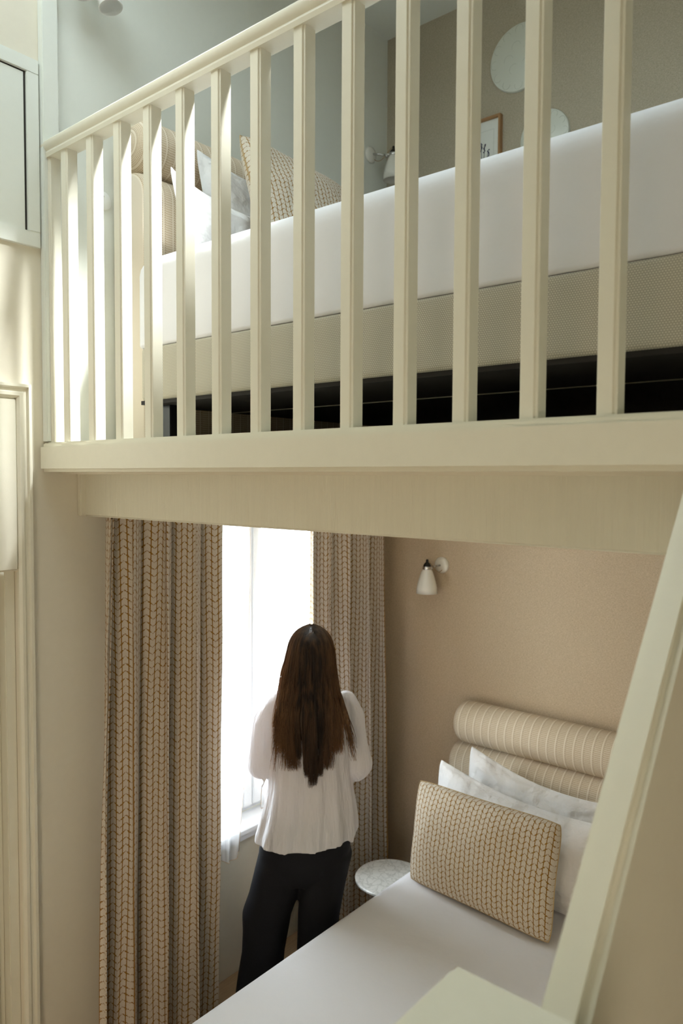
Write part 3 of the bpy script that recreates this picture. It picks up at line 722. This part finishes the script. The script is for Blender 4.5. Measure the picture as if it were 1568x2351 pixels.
# etched round mirrors
def mirror(label, y, z, ry, rz_, grp, seed):
    t = thing('round_mirror', label, 'mirror', (D, y, z), 0)
    o = B().lathe([(1, 0), (1, -0.010), (0.985, -0.014), (0.97, -0.015)], (0, 0, 0), 64, 'x'); o.v = [(x, yy*ry, zz*rz_) for x, yy, zz in o.v]
    n_plate = len(o.f)
    e = o; rr = random.Random(seed)
    for k in range(12):
        a = 2*PI*k/12; c = Vector((-0.0152, 0.82*ry*math.cos(a), 0.82*rz_*math.sin(a)))
        pts = [c+Vector((0, 0.13*ry*math.cos(a-1.9+i*0.38), 0.13*rz_*math.sin(a-1.9+i*0.38))) for i in range(11)]
        e.tube(pts, 0.0007, 5)
    for k in range(5):
        a = rr.uniform(0, 6.28); c = Vector((-0.0152, 0.35*ry*math.cos(k*1.3), 0.35*rz_*math.sin(k*1.3)))
        e.tube([c+Vector((0, 0.15*ry*math.cos(a+i*0.4), 0.15*rz_*math.sin(a+i*0.4))) for i in range(9)], 0.0007, 5)
    po = e.build('plate', 'mirror', t, smooth=True, autos=40); po.data.materials.append(M['lead'])
    for i_, p_ in enumerate(po.data.polygons):
        if i_ >= n_plate: p_.material_index = 1
mirror('larger etched round mirror high on the linen loft wall', 1.727, 4.293, 0.155, 0.158, None, 2)
mirror('lower etched round mirror half hidden behind the loft mattress', 1.592, 3.885, 0.122, 0.122, None, 3)

# ------------------------------------------------------------------ the woman at the window
az = math.atan2(0.675, 0.738)      # facing
pr_ = thing('person', 'woman seen from behind with long brown hair, white blouse and black jeans, at the window', 'person', (2.28, 2.07, 0), az-PI/2)
# local frame: x = her right (screen right), y = forward (away from camera), z up
def rem(o, vox, smooth=6, fac=0.5):
    md = o.modifiers.new('remesh', 'REMESH'); md.mode = 'VOXEL'; md.voxel_size = vox; md.use_smooth_shade = True
    sm = o.modifiers.new('smooth', 'SMOOTH'); sm.iterations = smooth; sm.factor = fac
    return o
def loft(bb, rings, seg=40, pleat=0.0, npl=14, seed=0, tilt=0.0):
    n0 = len(bb.v)
    for q, (z, cx, cy, rx, ry) in enumerate(rings):
        for j in range(seg):
            a = 2*PI*j/seg; k = 1+pleat*(q/(len(rings)-1))*(math.sin(npl*a+seed)+0.5*math.sin(7*a+2*seed))
            e = 0.85; ca, sa = math.cos(a), math.sin(a)
            bb.v.append((cx+rx*k*math.copysign(abs(ca)**e, ca), cy+ry*k*math.copysign(abs(sa)**e, sa), z+(tilt*ca+0.8*abs(tilt)*abs(ca))*(q/(len(rings)-1))**4))
    for i in range(len(rings)-1):
        for j in range(seg):
            a = n0+i*seg+j; c = n0+i*seg+(j+1) % seg; bb.f.append((a, c, c+seg, a+seg))
    bb.f.append(tuple(n0+j for j in range(seg))[::-1]); bb.f.append(tuple(n0+(len(rings)-1)*seg+j for j in range(seg)))
    return bb
# body: head, neck, torso, arms, hands, legs, feet
bb = B()
hz_ = 1.535
bb.ball((0, 0.0, hz_+0.015), (0.073, 0.090, 0.100), 24, 16)                # skull
bb.ball((0, 0.03, hz_-0.035), (0.058, 0.066, 0.078), 20, 14)              # face
bb.ball((0, 0.055, hz_-0.092), (0.026, 0.024, 0.020), 12, 8)              # chin
bb.capsule((0, 0.090, hz_+0.005), (0, 0.106, hz_-0.035), 0.007, 0.012)    # nose
bb.capsule((-0.018, 0.090, hz_-0.062), (0.018, 0.090, hz_-0.062), 0.007, 0.007)  # lips
for s in (-1, 1):
    bb.ball((s*0.074, 0.0, hz_-0.01), (0.010, 0.018, 0.030), 10, 8)        # ears
    bb.ball((s*0.030, 0.078, hz_+0.012), (0.015, 0.012, 0.009), 10, 8)     # eyelids
    bb.capsule((s*0.015, 0.086, hz_+0.030), (s*0.045, 0.074, hz_+0.030), 0.006, 0.005)
bb.capsule((0, -0.015, hz_-0.06), (0, -0.025, 1.37), 0.048, 0.056)
loft(bb, [(0.80, 0, 0, 0.155, 0.105), (0.90, 0, 0, 0.15, 0.10), (1.02, 0, 0, 0.115, 0.082), (1.15, 0, 0, 0.13, 0.095), (1.27, 0, -0.01, 0.15, 0.10), (1.36, 0, -0.02, 0.11, 0.06)], 24)
arms = {-1: [(-0.135, -0.01, 1.325), (-0.195, 0.0, 1.08), (-0.10, 0.21, 1.10), (-0.035, 0.25, 1.135)], 1: [(0.135, -0.01, 1.33), (0.190, 0.0, 1.08), (0.11, 0.21, 1.06), (0.045, 0.25, 1.085)]}
for s, (sh_, el, wr_, hd) in arms.items():
    bb.chain([sh_, el, wr_], [0.038, 0.032, 0.024]); bb.capsule(wr_, hd, 0.026, 0.034)
    wv, hv = Vector(wr_), Vector(hd); dr = (hv-wv).normalized(); up = Vector((0, 0, 1)); lat = dr.cross(up).normalized(); up = lat.cross(dr).normalized()
    for k, ln in enumerate((0.062, 0.072, 0.068, 0.052)):
        root_ = hv+up*(0.030-0.0205*k)+dr*0.016
        p1 = root_+dr*ln*0.45; p2 = p1+(dr*0.6-lat*0.6*s*-1*0-Vector((0, 0.7, 0))*0+Vector((0, -0.55, -0.15))).normalized()*ln*0.35; p3 = p2+Vector((-s*0.0, -1, -0.1)).normalized()*ln*0.28
        bb.chain([root_, p1, p2, p3], [0.0082, 0.0078, 0.0070, 0.0062])
    th = wv+dr*0.03+up*0.02; bb.chain([th, th+up*0.03+dr*0.025, th+up*0.035+dr*0.055], [0.012, 0.010, 0.008])
legs = {-1: [(-0.085, 0.0, 0.80), (-0.175, 0.05, 0.45), (-0.215, 0.02, 0.08)], 1: [(0.075, 0.0, 0.80), (0.040, 0.02, 0.44), (0.025, 0.0, 0.08)]}
for s, ps in legs.items():
    bb.chain(ps, [0.085, 0.055, 0.038]); f = Vector(ps[2]); bb.capsule(f+Vector((0, -0.03, -0.045)), f+Vector((0, 0.14, -0.055)), 0.034, 0.024)
    for k in range(5): bb.capsule(f+Vector((s*(-0.026+0.013*k), 0.14, -0.062)), f+Vector((s*(-0.028+0.0145*k), 0.178-0.006*k, -0.066)), 0.0095-0.0008*k, 0.008-0.0008*k, 8)
o = bb.build('body', 'skin', pr_, smooth=True); rem(o, 0.0045, 3)
# trousers
tb_ = B()
loft(tb_, [(0.90, 0, 0, 0.160, 0.115), (0.82, -0.01, -0.005, 0.178, 0.130), (0.74, -0.025, -0.01, 0.190, 0.135), (0.66, -0.035, 0, 0.185, 0.120), (0.60, -0.04, 0.0, 0.150, 0.09)], 40)
def leg(ps):
    n0 = len(tb_.v)
    loft(tb_, ps, 32, pleat=0.02, npl=5, seed=1)
leg([(0.72, -0.110, 0.0, 0.105, 0.115), (0.60, -0.138, 0.012, 0.105, 0.110), (0.52, -0.158, 0.02, 0.104, 0.105), (0.44, -0.185, 0.03, 0.104, 0.108), (0.37, -0.190, 0.03, 0.097, 0.105), (0.28, -0.200, 0.02, 0.090, 0.108), (0.16, -0.215, 0.01, 0.095, 0.115), (0.05, -0.220, 0.01, 0.105, 0.125)])
leg([(0.72, 0.068, 0.0, 0.108, 0.115), (0.60, 0.050, 0.005, 0.100, 0.110), (0.52, 0.044, 0.01, 0.092, 0.105), (0.44, 0.034, 0.01, 0.088, 0.102), (0.35, 0.030, 0.01, 0.086, 0.102), (0.25, 0.028, 0.0, 0.088, 0.105), (0.14, 0.028, 0.0, 0.094, 0.112), (0.05, 0.028, 0.0, 0.10, 0.12)])
o = tb_.build('trousers', 'denim', pr_, smooth=True); rem(o, 0.007, 6)
# blouse
bl = B()
loft(bl, [(1.395, 0, -0.02, 0.060, 0.055), (1.375, 0, -0.02, 0.105, 0.07), (1.345, 0, -0.015, 0.160, 0.088), (1.29, -0.002, -0.01, 0.172, 0.112), (1.20, -0.002, -0.005, 0.162, 0.122), (1.10, -0.002, 0.0, 0.165, 0.125), (1.00, -0.002, 0, 0.176, 0.130), (0.92, -0.003, 0, 0.190, 0.137), (0.85, -0.008, 0, 0.204, 0.143), (0.800, -0.014, 0, 0.212, 0.148), (0.775, -0.020, -0.005, 0.208, 0.150)], 72, pleat=0.030, npl=13, seed=2, tilt=0.018)
bl.chain([(-0.140, -0.01, 1.345), (-0.185, -0.01, 1.27), (-0.200, -0.005, 1.16), (-0.204, 0.0, 1.085), (-0.180, 0.06, 1.07), (-0.12, 0.17, 1.085)], [0.052, 0.058, 0.056, 0.060, 0.062, 0.048])
bl.chain([(0.145, -0.01, 1.350), (0.172, -0.01, 1.29), (0.182, -0.005, 1.18), (0.197, 0.0, 1.085), (0.185, 0.05, 1.055), (0.13, 0.17, 1.05)], [0.046, 0.050, 0.052, 0.062, 0.066, 0.048])
for k in range(14):   # gathered shoulder seam and wrinkles
    s = -1 if k % 2 else 1; z = 1.33-0.02*k
    a = Vector((s*0.172+0.004*s, -0.05, z)); bl.capsule(a, a+Vector((s*0.028, 0.0, -0.07)), 0.008, 0.004, 8)
for k in range(9):
    x = -0.15+0.0375*k+R.uniform(-0.01, 0.01); yb = -0.125*math.sqrt(max(0.05, 1-(x/0.19)**2))
    bl.capsule((x*0.8, yb*0.85, 1.12), (x*1.08, yb*1.13, 0.80), 0.010, 0.013, 8)
o = bl.build('blouse', 'blouse', pr_, smooth=True); rem(o, 0.006, 5)
# hair
rng = random.Random(21)
vs = []; fs = []; tone = []
def strand(pts, r0, r1, tn):
    n0 = len(vs); k = len(pts)
    for i, p in enumerate(pts):
        t = (pts[min(i+1, k-1)]-pts[max(i-1, 0)]).normalized(); u = Vector((0, 1, 0)); u = (u-t*u.dot(t)).normalized() if abs(t.y) < 0.98 else Vector((1, 0, 0)); s = t.cross(u)
        r = (r0+(r1-r0)*(i/(k-1))**2)
        for j in range(3):
            a = 2*PI*j/3; vs.append(p+(u*math.cos(a)*0.6+s*math.sin(a))*r); tone.append(tn[0]+(tn[1]-tn[0])*(i/(k-1)))
    for i in range(k-1):
        for j in range(3):
            a = n0+i*3+j; c = n0+i*3+(j+1) % 3; fs.append((a, c, c+3, a+3))
def lerp_tab(tab, z):
    for (z0, a), (z1, c) in zip(tab, tab[1:]):
        if z <= z0 and z >= z1: return a+(c-a)*((z0-z)/(z0-z1))
    return tab[-1][1] if z < tab[-1][0] else tab[0][1]
LT = [(1.674, -0.006), (1.668, -0.024), (1.660, -0.043), (1.650, -0.057), (1.635, -0.070), (1.62, -0.079), (1.60, -0.088), (1.55, -0.097), (1.50, -0.106), (1.45, -0.112), (1.40, -0.116), (1.35, -0.122), (1.30, -0.127), (1.25, -0.118), (1.18, -0.107), (1.10, -0.095), (1.03, -0.06)]
RT = [(1.674, 0.006), (1.668, 0.023), (1.660, 0.041), (1.650, 0.055), (1.635, 0.067), (1.62, 0.075), (1.60, 0.082), (1.55, 0.089), (1.50, 0.093), (1.45, 0.097), (1.40, 0.101), (1.35, 0.106), (1.30, 0.112), (1.25, 0.110), (1.18, 0.104), (1.10, 0.10), (1.03, 0.07)]
LOCKS = [(-0.97, 1.17), (-0.70, 1.105), (-0.46, 1.155), (-0.20, 1.085), (-0.01, 1.045), (0.17, 1.050), (0.36, 1.085), (0.60, 1.110), (0.90, 1.17)]
for q in range(3000):
    a = rng.uniform(-1, 1); a = math.copysign(abs(a)**0.85, a)
    layer = rng.random()
    main = abs(a) < 0.62
    lk = min(LOCKS, key=lambda L_: abs(L_[0]-a+rng.uniform(-0.06, 0.06))); zend = lk[1]+abs(rng.gauss(0, 0.034))
    side = 1 if a > 0 else -1
    wav = rng.uniform(0, 6.28); wamp = rng.uniform(0.001, 0.006)*(2.4 if not main else 1); flare = rng.uniform(-0.010, 0.018)*(0 if main else 1)
    pts = []
    NP = 26
    for i in range(NP):
        f = i/(NP-1); z = 1.674+(zend-1.674)*f**1.5
        aa = a+(lk[0]-a)*min(0.93, max(0, f-0.30)**1.2*1.5); e = abs(lerp_tab(RT if aa > 0 else LT, z))
        x = e*aa
        if z > 1.46:   # follow the skull
            hx_, hy_, hc = 0.092, 0.106, 1.545
            dzz = min(0.985, abs(z-hc)/0.124); ring = math.sqrt(1-dzz*dzz) if z > hc else 1.0
            yy = -hy_*ring*math.sqrt(max(0.0, 1-min(0.995, abs(a))**2.2))*(0.90+0.10*layer)
            if z > 1.60: x *= 1.0
        else:
            yh = -0.106*math.sqrt(max(0.0, 1-min(0.995, abs(a))**2.2)); yb = -0.142+0.030*abs(a)-0.012*layer
            tt = min(1, (1.46-z)/0.12); yy = yh*(1-tt)+yb*tt
        x += wamp*math.sin(wav+9*(1.66-z)+2*f)*f*2+flare*f*f*1.0*side+0.0025*noise.noise(Vector((a*9, z*3, 0)))
        yy -= 0.006*layer+0.004*math.sin(wav*3+14*f)*f
        pts.append(Vector((x-0.012*0, yy, z)))
    edge = max(0, (abs(a)-0.42)/0.58)
    tn0 = 0.03+0.45*edge*rng.random(); tn1 = 0.05+1.15*edge*rng.uniform(0.4, 1)+0.12*rng.random()
    strand(pts, 0.0017, 0.0003, (tn0, tn1))
for q in range(170):   # loose locks: left and right over the shoulders
    side = -1 if rng.random() < 0.5 else 1
    x0, x1, z1 = (-0.105, rng.uniform(-0.160, -0.095), rng.uniform(1.10, 1.24)) if side < 0 else (0.095, rng.uniform(0.155, 0.180), rng.uniform(1.14, 1.24))
    wav = rng.uniform(0, 6); pts = []
    for i in range(16):
        f = i/15; z = 1.46+(z1-1.46)*f
        x = x0+(x1-x0)*f**0.8+0.008*math.sin(wav+6*f)*f; yy = -0.03-0.095*min(1, f*2.2)+0.015*abs(f-0.4)
        pts.append(Vector((x, yy-0.006, z)))
    strand(pts, 0.0015, 0.0004, (0.25, 0.85*rng.random()+0.1))
cb = B().ball((0, -0.012, 1.590), (0.078, 0.088, 0.074), 24, 14); n0 = len(vs)
vs += [Vector(v) for v in cb.v]; fs += [tuple(i+n0 for i in f) for f in cb.f]; tone += [0.05]*len(cb.v)
# solid core so that no skin shows
n0 = len(vs); seg = 28; zs = [1.662, 1.655, 1.64, 1.62, 1.59, 1.55, 1.50, 1.45, 1.40, 1.34, 1.29, 1.25, 1.22, 1.20]
for z in zs:
    l, r_ = lerp_tab(LT, z)*0.86, lerp_tab(RT, z)*0.86
    for j in range(seg):
        a = 2*PI*j/seg; cx = (l+r_)/2; rx = (r_-l)/2*0.96*(1 if z > 1.33 else max(0.1, 1-(1.33-z)*6))
        if z > 1.44:
            dzz = min(0.985, abs(z-1.545)/0.121); ring = math.sqrt(1-dzz*dzz) if z > 1.545 else 1.0; ry, cy = 0.100*ring, 0.0
            y = cy+ry*math.sin(a)*(1.0 if math.sin(a) < 0 else (0.85 if z > 1.575 else 0.1))
        else: y = -0.125+0.012*math.sin(a)+(0.09*max(0, (z-1.36)/0.1) if z > 1.36 else 0)
        vs.append(Vector((cx+rx*math.cos(a), y, z))); tone.append(0.05)
for i in range(len(zs)-1):
    for j in range(seg):
        a = n0+i*seg+j; c = n0+i*seg+(j+1) % seg; fs.append((a, a+seg, c+seg, c))
fs.append(tuple(n0+j for j in range(seg))); fs.append(tuple(n0+(len(zs)-1)*seg+j for j in range(seg))[::-1])
me = data('hair', vs, fs); at_ = me.attributes.new('tone', 'FLOAT', 'POINT')
at_.data.foreach_set('value', [max(0.0, min(1.0, t)) for t in tone])
link('hair', me, 'hair', pr_)
